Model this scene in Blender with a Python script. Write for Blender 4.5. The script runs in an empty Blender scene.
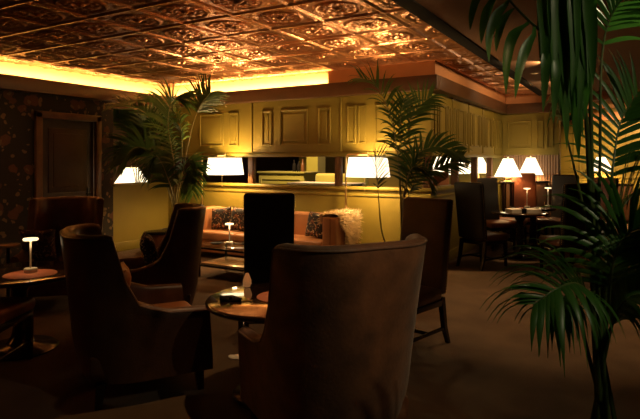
import bpy, bmesh, math, random
import numpy as np
from mathutils import Vector, Matrix
random.seed(7)
C = bpy.context.scene.collection
SC = bpy.context.scene
PI = math.pi
YAW = math.radians(30.5); FPX = 543.0; EYE = 1.6; HOR = 161.0
RV = Vector((math.cos(YAW), math.sin(YAW), 0)); FV = Vector((-math.sin(YAW), math.cos(YAW), 0))
def L(lat, d, z=0.0): return RV*lat + FV*d + Vector((0, 0, z))       # metres right of / ahead of the viewpoint
def W(px, d, z=0.0): return L((px-320)/FPX*d, d, z)
def PX(px, y, d): return W(px, d, EYE-(y-HOR)*d/FPX)
def facing(l, d): return math.atan2(-l, d) + YAW                       # rotation that turns local +Y to that heading

# ------------------------------------------------------------------ materials
def new_mat(name):
    m = bpy.data.materials.new(name); m.use_nodes = True
    nt = m.node_tree; b = nt.nodes['Principled BSDF']
    return m, nt, b
def mat(name, col, rough=.5, metal=0.0, var=None, scale=6.0, bump=0.0, bscale=60.0, sheen=0.0, spec=.5, emit=None, estr=0.0, detail=4.0, coat=0.0):
    m, nt, b = new_mat(name)
    b.inputs['Base Color'].default_value = (*col, 1); b.inputs['Roughness'].default_value = rough
    b.inputs['Metallic'].default_value = metal; b.inputs['Specular IOR Level'].default_value = spec
    b.inputs['Sheen Weight'].default_value = sheen; b.inputs['Coat Weight'].default_value = coat
    tc = nt.nodes.new('ShaderNodeTexCoord')
    if var:
        n = nt.nodes.new('ShaderNodeTexNoise'); n.inputs['Scale'].default_value = scale; n.inputs['Detail'].default_value = detail
        nt.links.new(tc.outputs['Object'], n.inputs['Vector'])
        r = nt.nodes.new('ShaderNodeValToRGB'); r.color_ramp.elements[0].position = .35; r.color_ramp.elements[1].position = .68
        r.color_ramp.elements[0].color = (*col, 1); r.color_ramp.elements[1].color = (*var, 1)
        nt.links.new(n.outputs['Fac'], r.inputs['Fac']); nt.links.new(r.outputs['Color'], b.inputs['Base Color'])
    if bump:
        n2 = nt.nodes.new('ShaderNodeTexNoise'); n2.inputs['Scale'].default_value = bscale; n2.inputs['Detail'].default_value = 3
        nt.links.new(tc.outputs['Object'], n2.inputs['Vector'])
        bp = nt.nodes.new('ShaderNodeBump'); bp.inputs['Strength'].default_value = bump; bp.inputs['Distance'].default_value = .01
        nt.links.new(n2.outputs['Fac'], bp.inputs['Height']); nt.links.new(bp.outputs['Normal'], b.inputs['Normal'])
    if emit:
        b.inputs['Emission Color'].default_value = (*emit, 1); b.inputs['Emission Strength'].default_value = estr
    return m
def floral(name, ground, blossom, second, scale=9.0, rough=.8, thr=.30):
    m, nt, b = new_mat(name); b.inputs['Roughness'].default_value = rough
    tc = nt.nodes.new('ShaderNodeTexCoord')
    nz = nt.nodes.new('ShaderNodeTexNoise'); nz.inputs['Scale'].default_value = scale*1.3
    mx = nt.nodes.new('ShaderNodeMixRGB'); mx.inputs['Fac'].default_value = .12
    nt.links.new(tc.outputs['Object'], nz.inputs['Vector']); nt.links.new(tc.outputs['Object'], mx.inputs[1]); nt.links.new(nz.outputs['Color'], mx.inputs[2])
    def layer(sc, col0, prev, t):
        v = nt.nodes.new('ShaderNodeTexVoronoi'); v.inputs['Scale'].default_value = sc
        nt.links.new(mx.outputs[0], v.inputs['Vector'])
        r = nt.nodes.new('ShaderNodeValToRGB'); r.color_ramp.elements[0].position = t; r.color_ramp.elements[1].position = t+.04
        r.color_ramp.elements[0].color = (1, 1, 1, 1); r.color_ramp.elements[1].color = (0, 0, 0, 1)
        nt.links.new(v.outputs['Distance'], r.inputs['Fac'])
        x = nt.nodes.new('ShaderNodeMixRGB'); nt.links.new(r.outputs['Color'], x.inputs['Fac'])
        if isinstance(prev, tuple): x.inputs[1].default_value = (*prev, 1)
        else: nt.links.new(prev, x.inputs[1])
        x.inputs[2].default_value = (*col0, 1)
        return x.outputs[0]
    o = layer(scale*.7, second, ground, thr*1.15)
    o = layer(scale*1.6, blossom, o, thr)
    nt.links.new(o, b.inputs['Base Color'])
    return m

M = {}
M['olive'] = mat('olive_paint', (.225, .172, .024), .5, var=(.245, .188, .028), scale=2.0, bump=.05, bscale=25)
M['green'] = mat('green_velvet', (.30, .29, .045), .7, sheen=.3)
M['cream'] = mat('cream_cove_paint', (.60, .48, .24), .7, var=(.54, .43, .21), scale=3)
M['darkwood'] = mat('dark_wood', (.085, .038, .016), .42, var=(.11, .05, .02), scale=5)
M['blackwood'] = mat('black_lacquered_wood', (.010, .007, .006), .22, var=(.016, .010, .008), scale=8)
M['midwood'] = mat('brown_wood', (.16, .07, .025), .4, var=(.11, .045, .016), scale=6)
M['doorwood'] = mat('door_wood', (.055, .028, .014), .45, var=(.04, .02, .01), scale=4)
M['plaster'] = mat('brown_plaster', (.27, .135, .06), .85, var=(.245, .12, .052), scale=1.5, bump=.1, bscale=12)
M['carpet'] = mat('brown_carpet', (.125, .078, .042), .95, var=(.085, .052, .028), scale=3.2, bump=.6, bscale=180, sheen=.1, spec=.1)
M['leather'] = mat('brown_leather', (.125, .050, .023), .42, var=(.08, .031, .014), scale=7, bump=.15, bscale=90)
M['velvet'] = mat('brown_suede', (.21, .085, .036), .62, var=(.085, .034, .015), scale=6.5, bump=.25, bscale=50, sheen=.25, detail=8)
M['tan'] = mat('tan_leather', (.36, .13, .045), .4, var=(.28, .095, .032), scale=5, bump=.2, bscale=40)
M['sofa'] = mat('cognac_leather', (.56, .27, .115), .42, var=(.48, .215, .085), scale=5, bump=.15, bscale=50)
M['blackleather'] = mat('black_leather', (.008, .006, .005), .55, var=(.011, .008, .006), scale=9, bump=.15, bscale=80)
M['russet'] = mat('russet_leather', (.30, .085, .035), .42, var=(.24, .07, .03), scale=6)
M['brass'] = mat('aged_brass', (.72, .50, .22), .28, 1.0)
M['blackmetal'] = mat('black_metal', (.02, .018, .016), .35, .6)
M['tabletop'] = mat('glossy_dark_table', (.035, .017, .009), .13, var=(.022, .010, .006), scale=9, coat=.6)
M['shelftop'] = mat('glossy_tan_shelf', (.66, .52, .32), .16, var=(.58, .45, .27), scale=5, coat=.4)
M['coral'] = mat('coral_placemat', (.62, .22, .12), .8, bump=.3, bscale=120)
M['paper'] = mat('ivory_paper', (.80, .72, .58), .7)
M['linen'] = mat('white_linen', (.82, .76, .64), .8)
M['black'] = mat('matt_black', (.010, .009, .008), .8, spec=.1)
M['glass'] = mat('glowing_amber', (.62, .22, .08), .2, emit=(1, .40, .12), estr=.12)  # faint emission gives the arm end stand-in its lit look
M['fur'] = mat('cream_fur', (.86, .72, .46), .9, var=(.72, .55, .3), scale=9, sheen=.4)
M['terracotta'] = mat('dark_planter_glaze', (.03, .022, .018), .35)
M['soil'] = mat('potting_soil', (.03, .02, .013), .95, bump=.6, bscale=60)
M['stem'] = mat('palm_stem', (.22, .20, .07), .5, var=(.12, .12, .04), scale=9)
M['stemdark'] = mat('palm_stem_dark', (.08, .12, .03), .45, var=(.05, .08, .02), scale=9)
M['ivory'] = mat('ivory_enamel', (.85, .80, .68), .35)
M['head'] = mat('lit_lamp_head', (.9, .85, .72), .4, emit=(1, .72, .38), estr=1.3)
M['shade'] = mat('lit_fabric_shade', (.85, .78, .62), .8, emit=(1, .80, .50), estr=1.7)
M['pillow_floral'] = floral('floral_pillow_fabric', (.022, .016, .014), (.62, .45, .26), (.20, .07, .03), 16.0, thr=.26)
M['pillow_brown'] = floral('brown_floral_fabric', (.06, .028, .014), (.36, .20, .10), (.18, .07, .03), 13.0, thr=.26)
M['wallpaper'] = floral('floral_wallpaper', (.018, .012, .007), (.15, .09, .04), (.10, .036, .014), 6.0, thr=.25)
M['fluted'] = mat('fluted_fabric', (.42, .26, .16), .8, var=(.36, .21, .12), scale=4)

def smoked():
    m, nt, b = new_mat('smoked_glass'); b.inputs['Base Color'].default_value = (.03, .02, .012, 1); b.inputs['Roughness'].default_value = .08
    t = nt.nodes.new('ShaderNodeBsdfTransparent'); t.inputs['Color'].default_value = (.85, .78, .66, 1); x = nt.nodes.new('ShaderNodeMixShader'); x.inputs['Fac'].default_value = .72
    nt.links.new(b.outputs[0], x.inputs[1]); nt.links.new(t.outputs[0], x.inputs[2]); nt.links.new(x.outputs[0], nt.nodes['Material Output'].inputs['Surface']); return m
M['smoked'] = smoked()
def copper(name, base, dark, rough):
    m, nt, b = new_mat(name)
    b.inputs['Metallic'].default_value = .82; b.inputs['Roughness'].default_value = rough
    tc = nt.nodes.new('ShaderNodeTexCoord'); n = nt.nodes.new('ShaderNodeTexNoise'); n.inputs['Scale'].default_value = 2.3; n.inputs['Detail'].default_value = 7
    nt.links.new(tc.outputs['Object'], n.inputs['Vector'])
    r = nt.nodes.new('ShaderNodeValToRGB'); r.color_ramp.elements[0].position = .38; r.color_ramp.elements[1].position = .62
    r.color_ramp.elements[0].color = (*dark, 1); r.color_ramp.elements[1].color = (*base, 1)
    nt.links.new(n.outputs['Fac'], r.inputs['Fac']); nt.links.new(r.outputs['Color'], b.inputs['Base Color'])
    n2 = nt.nodes.new('ShaderNodeTexNoise'); n2.inputs['Scale'].default_value = 34; n2.inputs['Detail'].default_value = 2
    nt.links.new(tc.outputs['Object'], n2.inputs['Vector'])
    bp = nt.nodes.new('ShaderNodeBump'); bp.inputs['Strength'].default_value = .35; bp.inputs['Distance'].default_value = .01
    nt.links.new(n2.outputs['Fac'], bp.inputs['Height']); nt.links.new(bp.outputs['Normal'], b.inputs['Normal'])
    return m
M['copper'] = copper('pressed_copper', (.84, .41, .20), (.50, .21, .10), .29)
M['copper_plain'] = mat('copper_fascia_paint', (.56, .27, .12), .5, .0, var=(.50, .235, .105), scale=3)

def leaf_mat(name, c0, c1, trans=.35):
    m, nt, b = new_mat(name)
    tc = nt.nodes.new('ShaderNodeTexCoord'); n = nt.nodes.new('ShaderNodeTexNoise'); n.inputs['Scale'].default_value = 4
    nt.links.new(tc.outputs['Object'], n.inputs['Vector'])
    r = nt.nodes.new('ShaderNodeValToRGB'); r.color_ramp.elements[0].position = .35; r.color_ramp.elements[1].position = .65
    r.color_ramp.elements[0].color = (*c0, 1); r.color_ramp.elements[1].color = (*c1, 1)
    nt.links.new(n.outputs['Fac'], r.inputs['Fac']); nt.links.new(r.outputs['Color'], b.inputs['Base Color'])
    b.inputs['Roughness'].default_value = .38
    t = nt.nodes.new('ShaderNodeBsdfTranslucent'); nt.links.new(r.outputs['Color'], t.inputs['Color'])
    mx = nt.nodes.new('ShaderNodeMixShader'); mx.inputs['Fac'].default_value = trans
    nt.links.new(b.outputs[0], mx.inputs[1]); nt.links.new(t.outputs[0], mx.inputs[2])
    nt.links.new(mx.outputs[0], nt.nodes['Material Output'].inputs['Surface'])
    return m
M['leaf'] = leaf_mat('palm_leaf', (.045, .095, .018), (.075, .135, .026))
M['leaf_fore'] = leaf_mat('palm_leaf_deep', (.03, .11, .016), (.055, .17, .024))

# ------------------------------------------------------------------ mesh helpers
def obj(name, bm, m, parent=None, smooth=40, kind=None, recalc=True):
    if recalc: bmesh.ops.recalc_face_normals(bm, faces=bm.faces)
    me = bpy.data.meshes.new(name); bm.to_mesh(me); bm.free()
    me.materials.append(M[m] if isinstance(m, str) else m)
    if smooth:
        me.polygons.foreach_set('use_smooth', [True]*len(me.polygons))
        me.set_sharp_from_angle(angle=math.radians(smooth))
    o = bpy.data.objects.new(name, me); C.objects.link(o)
    if parent: o.parent = parent
    if kind: o['kind'] = kind
    return o
def tag(o, label, cat, group=None, kind=None):
    o['label'] = label; o['category'] = cat
    if group: o['group'] = group
    if kind: o['kind'] = kind
    return o
def thing(name, label, cat, loc=(0, 0, 0), rz=0.0, group=None):
    o = bpy.data.objects.new(name, None); C.objects.link(o); o.empty_display_size = .1
    o.location = loc; o.rotation_euler = (0, 0, rz)
    return tag(o, label, cat, group)
def dup(root, loc, rz, label, group=None):
    r = root.copy(); C.objects.link(r); r.location = loc; r.rotation_euler = (0, 0, rz); r['label'] = label
    if group: r['group'] = group
    for ch in list(root.children):
        c = ch.copy(); C.objects.link(c); c.parent = r
        for g in list(ch.children):
            q = g.copy(); C.objects.link(q); q.parent = c
    return r
def B(): return bmesh.new()
def box(bm, x0, x1, y0, y1, z0, z1, r=0.0, seg=2, mtx=None):
    t = bmesh.new()
    bmesh.ops.create_cube(t, size=1)
    for v in t.verts: v.co = Vector(((x0+x1)/2+v.co.x*(x1-x0), (y0+y1)/2+v.co.y*(y1-y0), (z0+z1)/2+v.co.z*(z1-z0)))
    if r > 0: bmesh.ops.bevel(t, geom=t.edges[:], offset=min(r, .49*min(abs(x1-x0), abs(y1-y0), abs(z1-z0))), segments=seg, profile=.5, affect='EDGES')
    join(bm, t, mtx); return bm
def join(bm, t, mtx=None):
    if mtx is not None: bmesh.ops.transform(t, matrix=mtx, verts=t.verts)
    mp = {v: bm.verts.new(v.co) for v in t.verts}
    for f in t.faces:
        try: bm.faces.new([mp[v] for v in f.verts])
        except ValueError: pass
    t.free()
def lathe(bm, prof, n=32, c=(0, 0, 0)):
    rings = []
    for r, z in prof:
        if r < 1e-5: rings.append([bm.verts.new((c[0], c[1], c[2]+z))])
        else: rings.append([bm.verts.new((c[0]+r*math.cos(2*PI*k/n), c[1]+r*math.sin(2*PI*k/n), c[2]+z)) for k in range(n)])
    for a, b in zip(rings, rings[1:]):
        for k in range(n):
            q = [a[k % len(a)], a[(k+1) % len(a)], b[(k+1) % len(b)], b[k % len(b)]]
            q = list(dict.fromkeys(q))
            if len(q) > 2: bm.faces.new(q)
    return bm
def tube(bm, pts, rad, n=8, cap=True):
    pts = [Vector(p) for p in pts]
    if not isinstance(rad, (list, tuple)): rad = [rad]*len(pts)
    t0 = (pts[1]-pts[0]).normalized(); up = Vector((0, 0, 1)) if abs(t0.z) < .9 else Vector((1, 0, 0))
    a = t0.cross(up).normalized(); rings = []
    for i, p in enumerate(pts):
        t = (pts[min(i+1, len(pts)-1)]-pts[max(i-1, 0)]).normalized()
        a = (a - t*a.dot(t)).normalized(); b = t.cross(a)
        rings.append([bm.verts.new(p+(a*math.cos(2*PI*k/n)+b*math.sin(2*PI*k/n))*rad[i]) for k in range(n)])
    for u, v in zip(rings, rings[1:]):
        for k in range(n): bm.faces.new([u[k], u[(k+1) % n], v[(k+1) % n], v[k]])
    if cap: bm.faces.new(rings[0][::-1]); bm.faces.new(rings[-1])
    return bm
def taper(bm, p0, p1, a0, a1, r=.0):
    """square tapering post from p0 (half width a0) to p1 (half width a1)"""
    p0, p1 = Vector(p0), Vector(p1)
    q = [[bm.verts.new(p+Vector((sx*a, sy*a, 0))) for sx, sy in ((-1, -1), (1, -1), (1, 1), (-1, 1))] for p, a in ((p0, a0), (p1, a1))]
    for k in range(4): bm.faces.new([q[0][k], q[0][(k+1) % 4], q[1][(k+1) % 4], q[1][k]])
    bm.faces.new(q[0][::-1]); bm.faces.new(q[1]); return bm
def spline(pts, n):
    pts = [Vector(p) for p in pts]; P = [pts[0]*2-pts[1]]+pts+[pts[-1]*2-pts[-2]]; out = []
    segs = len(pts)-1
    for k in range(n+1):
        u = k/n*segs; i = min(int(u), segs-1); t = u-i
        a, b, c, d = P[i:i+4]
        out.append(.5*((2*b)+(c-a)*t+(2*a-5*b+4*c-d)*t*t+(3*b-a-3*c+d)*t**3))
    return out
def interp(x, tab):
    if x <= tab[0][0]: return tab[0][1]
    for (a, u), (b, v) in zip(tab, tab[1:]):
        if x <= b:
            t = (x-a)/(b-a); return u+(v-u)*t
    return tab[-1][1]

# ------------------------------------------------------------------ the room
XW = -7.95; YF = 7.65; XS = -2.63; YE = 12.5; YB = 16.3; XE = -1.83; XC = -1.46
SILL = 1.15; HEAD = 1.73; COR0 = 2.63; COR1 = 2.84; CEIL = 3.05
def struct(name, bm, m, smooth=30, parent=None): return obj(name, bm, m, parent, smooth, 'structure' if parent is None else None)
struct('floor', box(B(), -9.8, 4.2, -3.2, 16.5, -.1, 0), 'carpet')
# pressed copper ceiling: one sheet of embossed tiles
def copper_sheet():
    T = .66; st = .0165
    xs = np.arange(XW, XE+1e-6, st); ys = np.arange(1.0, 12.42, st)
    X, Y = np.meshgrid(xs, ys)
    u = np.mod((X+2.15)/T, 1)-.5; v = np.mod((Y-4.86)/T, 1)-.5
    r = np.hypot(u, v); th = np.arctan2(v, u); e = np.maximum(np.abs(u), np.abs(v))
    g = lambda x, s: np.exp(-(x/s)**2)
    h = .016*np.clip((e-.462)/.012, 0, 1)-.010*g(e-.447, .010)  # thin grid ribs with a shadow groove
    h += .008*g(e-.415, .012)
    h += .021*g(r-.330, .016)+.007*g(r-.292, .012)*(1+.7*np.cos(28*th))
    h += .018*g(r-.215, .045)*(.5+.5*np.cos(12*th+9*r))
    h += .017*g(r-.135, .013)+.026*np.clip(1-(r/.075)**2, 0, 1)-.012*g(r-.095, .012)
    c = np.hypot(np.abs(u)-.35, np.abs(v)-.35)                 # corner scrolls
    h += .010*g(c-.045, .016)+.010*np.clip(1-(c/.025)**2, 0, 1)
    h += .003*np.cos(46*u)*np.cos(46*v)*np.clip((r-.36)/.03, 0, 1)*(e < .40)
    Z = CEIL-h
    ny, nx = X.shape
    co = np.stack([X, Y, Z], -1).reshape(-1, 3)
    i = np.arange(ny-1)[:, None]*nx+np.arange(nx-1)[None, :]
    keep = ~((X[:-1, :-1] < XS-.1) & (Y[:-1, :-1] > YF+.05))
    q = np.stack([i, i+nx, i+nx+1, i+1], -1)[keep].reshape(-1, 4)
    me = bpy.data.meshes.new('ceiling'); me.vertices.add(len(co)); me.vertices.foreach_set('co', co.ravel())
    me.loops.add(q.size); me.loops.foreach_set('vertex_index', q.ravel().astype(np.int32))
    me.polygons.add(len(q)); me.polygons.foreach_set('loop_start', np.arange(0, q.size, 4, dtype=np.int32))
    me.polygons.foreach_set('loop_total', np.full(len(q), 4, dtype=np.int32)); me.update(calc_edges=True)
    me.polygons.foreach_set('use_smooth', [True]*len(me.polygons)); me.materials.append(M['copper'])
    o = bpy.data.objects.new('ceiling', me); C.objects.link(o); o['kind'] = 'structure'
copper_sheet()
struct('ceiling_slab', box(B(), -9.8, 4.2, -3.2, 16.5, 3.09, 3.2), 'darkwood')
struct('ceiling_near', box(B(), XW, XE, -3.2, 1.0, 3.03, 3.09), 'copper')
struct('ceiling_plaster', box(B(), XE+.12, 4.2, -3.2, 16.5, 3.0, 3.09), 'plaster')
struct('ceiling_lounge', box(B(), XE-8, XS-.12, YF+.1, 12.6, 2.9, 2.96), 'darkwood')
struct('trim_1', box(B(), XE-.02, XE+.14, -3.2, 12.55, 2.985, 3.09, .006), 'black')
# outer walls
b = B(); box(b, XW-.12, XW, -3.2, 4.92, 0, COR0); box(b, XW-.12, XW, 6.09, 6.36, 0, COR0); box(b, XW-.12, XW, 4.92, 6.09, 2.36, COR0)
struct('wall_left', b, 'wallpaper')
b = B(); box(b, XW-.12, XW, -3.2, YF+.12, COR0, 3.09); box(b, XW, XS-1.67, YF, YF+.12, COR0, 3.09); struct('wall_cove', b, 'cream')
struct('wall_rear', box(B(), -9.8, 4.2, -3.3, -3.2, 0, 3.1), 'darkwood')
struct('wall_right', box(B(), 4.1, 4.2, -3.2, 16.5, 0, 3.1), 'darkwood')
struct('wall_outer', box(B(), -9.9, -9.8, -3.2, 16.5, 0, 3.1), 'darkwood')
# left half wall with opening over it
b = B(); box(b, XW-.12, XW, 6.36, YF+.12, 0, SILL); struct('wall_left_lower', b, 'olive')
b = B(); box(b, XW-.12, XW, 6.36, YF+.12, COR0-.10, COR0); struct('wall_left_upper', b, 'darkwood')
struct('trim_2', box(B(), XW-.16, XW+.06, 6.34, YF-.06, SILL, SILL+.05, .012), 'olive')
struct('baseboard_left', box(B(), XW, XW+.03, 6.36, YF-.03, 0, .16, .008), 'olive')
# door
def build_door():
    fr = B(); box(fr, XW-.02, XW+.05, 4.92, 5.03, 0, 2.36, .012); box(fr, XW-.02, XW+.05, 5.98, 6.09, 0, 2.36, .012); box(fr, XW-.02, XW+.05, 4.92, 6.09, 2.26, 2.37, .012)
    d = B(); box(d, XW-.08, XW-.03, 5.03, 5.98, 0, 2.26)
    for z0, z1 in ((.2, .95), (1.1, 2.12)): 
        box(d, XW-.035, XW-.015, 5.16, 5.85, z0, z1, .012); box(d, XW-.035, XW-.006, 5.24, 5.77, z0+.08, z1-.08, .01)
    o = struct('door_1', d, 'doorwood'); struct('door_frame', fr, 'midwood', parent=o)
    h = B(); tube(h, [(XW-.03, 5.88, 1.05), (XW+.03, 5.88, 1.05), (XW+.04, 5.88, 1.06), (XW+.04, 5.80, 1.06)], .011); box(h, XW-.03, XW-.018, 5.855, 5.905, .95, 1.15, .004)
    obj('door_handle', h, 'blackmetal', o)
build_door()
# partition, front face (Y = YF): lower wall, sill, posts, upper panelled cabinet
def recess_panel(bm, x0, x1, z0, z1, y, out=-1, axis='x'):
    """raised moulding frame and fielded centre on a face; axis x: face along X at Y=y, axis y: along Y at X=y"""
    t = .028
    def bx(a0, a1, c0, c1, dd):
        if axis == 'x': box(bm, a0, a1, min(y, y+out*dd), max(y, y+out*dd), c0, c1, .006, 1)
        else: box(bm, min(y, y+out*dd), max(y, y+out*dd), a0, a1, c0, c1, .006, 1)
    bx(x0, x0+t, z0, z1, .022); bx(x1-t, x1, z0, z1, .022); bx(x0+t, x1-t, z0, z0+t, .022); bx(x0+t, x1-t, z1-t, z1, .022)
    if x1-x0 > .2: bx(x0+.075, x1-.075, z0+.075, z1-.075, .010)
def xat(px, Y=YF):
    a = (px-320)/FPX; dx = -math.sin(YAW)+a*math.cos(YAW); dy = math.cos(YAW)+a*math.sin(YAW); return dx/dy*Y
def yat(px, X=XS):
    a = (px-320)/FPX; dx = -math.sin(YAW)+a*math.cos(YAW); dy = math.cos(YAW)+a*math.sin(YAW); return dy/dx*X
struct('wall_back_lower', box(B(), XW, XS, YF, YF+.12, 0, SILL), 'olive')
b = B(); box(b, XW, XS, YF, YF+.12, HEAD, COR0)
xp = [xat(p) for p in (197, 252, 341, 430)]
for x in xp[1:3]: box(b, x-.012, x+.012, YF-.02, YF, HEAD+.02, COR0, .004, 1)
pz0, pz1 = HEAD+.14, COR0-.16
for p0, p1 in ((200, 224), (229, 239), (262, 272), (280, 308), (318, 331), (347, 356), (358, 366), (375, 394), (399, 409)):
    recess_panel(b, xat(p0), xat(p1), pz0, pz1, YF)
struct('wall_back_upper', b, 'olive')
b = B(); box(b, XW+.06, XS+.06, YF-.06, YF+.18, SILL, SILL+.05, .014); box(b, XW+.04, XS+.012, YF-.02, YF, SILL-.10, SILL-.06, .006); struct('trim_3', b, 'olive')
b = B(); box(b, XW, XS+.03, YF-.03, YF+.14, HEAD-.06, HEAD+.01, .012); struct('trim_4', b, 'olive')
b = B(); box(b, XW, XS+.02, YF-.025, YF, 0, .17, .01); struct('baseboard_back', b, 'olive')
b = B()
for p in (197, 250, 337): x = xat(p); box(b, x-.05, x+.05, YF+.005, YF+.115, SILL+.05, HEAD-.06, .01)
box(b, XS-.12, XS-.002, YF+.002, YF+.118, SILL+.05, HEAD-.06, .01); struct('trim_5', b, 'midwood')
# partition, side face (X = XS)
struct('wall_side_lower', box(B(), XS-.12, XS, YF+.12, YE, 0, SILL), 'olive')
b = B(); box(b, XS-.12, XS, YF+.12, YE, HEAD, COR0)
yy = YF+.14; k = 0
while yy < YE-.5:
    for w in (.17, .34, .17):
        recess_panel(b, yy, yy+w, pz0, pz1, XS, +1, 'y'); yy += w+.07
    box(b, XS, XS+.02, yy, yy+.03, HEAD+.02, COR0, .004, 1); yy += .10
struct('wall_side_upper', b, 'olive')
b = B(); box(b, XS-.18, XS+.06, YF+.18, YE, SILL, SILL+.05, .014); box(b, XS, XS+.02, YF, YE, SILL-.10, SILL-.06, .006); struct('trim_6', b, 'olive')
struct('trim_7', box(B(), XS-.14, XS+.03, YF+.14, YE, HEAD-.06, HEAD+.01, .012), 'olive')
struct('baseboard_side', box(B(), XS, XS+.025, YF, YE, 0, .17, .01), 'olive')
b = B()
for y in (9.05, 10.3, 11.5): box(b, XS-.115, XS-.005, y-.06, y+.06, SILL+.05, HEAD-.06, .01)
struct('trim_8', b, 'midwood')
# end wall facing the viewer
b = B(); box(b, XS-5.4, XC, YE, YE+.12, 0, COR0)
struct('wall_end', b, 'olive')
b = B(); box(b, XS, XC, YE-.10, YE, HEAD, COR0)
for x0, x1 in ((XS+.12, XS+.62), (XS+.72, XS+.86), (XS+.92, XS+1.06)): recess_panel(b, x0, x1, pz0, pz1, YE-.10)
struct('wall_end_upper', b, 'olive')
b = B(); x = XS+.03
while x < XC-.02:
    tube(b, [(x, YE-.012, .2), (x, YE-.012, HEAD)], .028, 8); x += .055
struct('trim_9', b, 'fluted')
# cornice and fascia
b = B(); box(b, XW, XW+.16, -3.2, YF, COR0, COR1, .012); struct('trim_10', b, 'darkwood')
b = B(); box(b, XW+.16, XS+.14, YF-.14, YF, COR0, COR1, .012); box(b, XS, XS+.14, YF, YE-.1, COR0, COR1, .012); box(b, XS, XC, YE-.24, YE, COR0, COR1, .012); struct('trim_11', b, 'darkwood')
b = B(); box(b, XS-1.67, XS+.10, YF-.10, YF+.12, COR1, CEIL+.04, .004, 1); box(b, XS-.1, XS+.10, YF+.12, YE-.2, COR1, CEIL+.04, .004, 1)
struct('trim_12', b, 'copper_plain')
b = B(); box(b, XS+.1, XC+3.2, YE-.2, YE-.05, COR1, CEIL+.04, .004, 1); box(b, XC-.3, XC+3.2, YE-.26, YE-.2, COR1-.02, COR1+.05, .006, 1); struct('trim_13', b, 'copper_plain')
# far room on the right
b = B(); box(b, -9.8, 4.2, YB, YB+.15, 0, 3.1)
x = XC-1.2
while x < 2.6:
    recess_panel(b, x, x+.5, 1.3, 2.6, YB); recess_panel(b, x, x+.5, .25, 1.1, YB); x += .62
struct('wall_far', b, 'olive')
struct('trim_14', box(B(), -9.8, 4.2, YB-.10, YB, COR0+.05, COR1+.05, .012), 'copper_plain')
struct('trim_15', box(B(), -9.8, 4.2, YB-.03, YB, 1.14, 1.2, .01), 'olive')
struct('baseboard_far', box(B(), -9.8, 4.2, YB-.03, YB, 0, .17, .01), 'olive')

# ------------------------------------------------------------------ lights
def point(loc, power, col=(1, .62, .28), r=.04, parent=None, name='bulb_light'):
    d = bpy.data.lights.new(name, 'POINT'); d.energy = power; d.color = col; d.shadow_soft_size = r
    o = bpy.data.objects.new(name, d); C.objects.link(o); o.location = loc
    if parent: o.parent = parent
    return o
def area(loc, sx, sy, power, direction, col, spread=180):
    d = bpy.data.lights.new('cove_light', 'AREA'); d.shape = 'RECTANGLE'; d.size = sx; d.size_y = sy; d.energy = power; d.color = col
    d.spread = math.radians(spread)
    o = bpy.data.objects.new('cove_light', d); C.objects.link(o); o.location = loc
    return o, Vector(direction)
def aim(o, direction, along):
    z = -direction.normalized(); x = (along - z*along.dot(z)).normalized(); y = z.cross(x)
    o.rotation_euler = Matrix((x, y, z)).transposed().to_euler()
COVE = (1, .60, .21)
o, dv = area((XW+.09, 2.2, COR1+.012), 10.6, .03, 60, (-.55, 0, 1), COVE); aim(o, dv, Vector((0, 1, 0)))
o, dv = area(((XW+.16+XS-1.67)/2, YF-.08, COR1+.012), 3.45, .03, 24, (0, .55, 1), COVE); aim(o, dv, Vector((1, 0, 0)))
def fill_downlight(x, y, z, power, tx, ty, tz, size=38, col=(1, .62, .30), blend=.6, r=.03):  # ceiling spots added to brighten chairs, palms, sofa, walls and floor
    t = thing('added_downlight', 'small round ceiling spot added as fill light', 'light', (x, y, z), 0, 'added ceiling fill spots')
    b = B(); lathe(b, [(.03, .0), (.055, -.004), (.06, 0.0), (.058, .01), (.03, .012)], 20); obj('trim_ring', b, 'brass', t)
    d = bpy.data.lights.new('fill_beam', 'SPOT'); d.energy = power; d.color = col; d.spot_size = math.radians(size); d.spot_blend = blend; d.shadow_soft_size = r
    o = bpy.data.objects.new('fill_beam', d); C.objects.link(o); o.parent = t; o.location = (0, 0, -.02)
    o.rotation_euler = (Vector((tx, ty, tz))-Vector((x, y, z))).to_track_quat('-Z', 'Y').to_euler()

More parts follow.
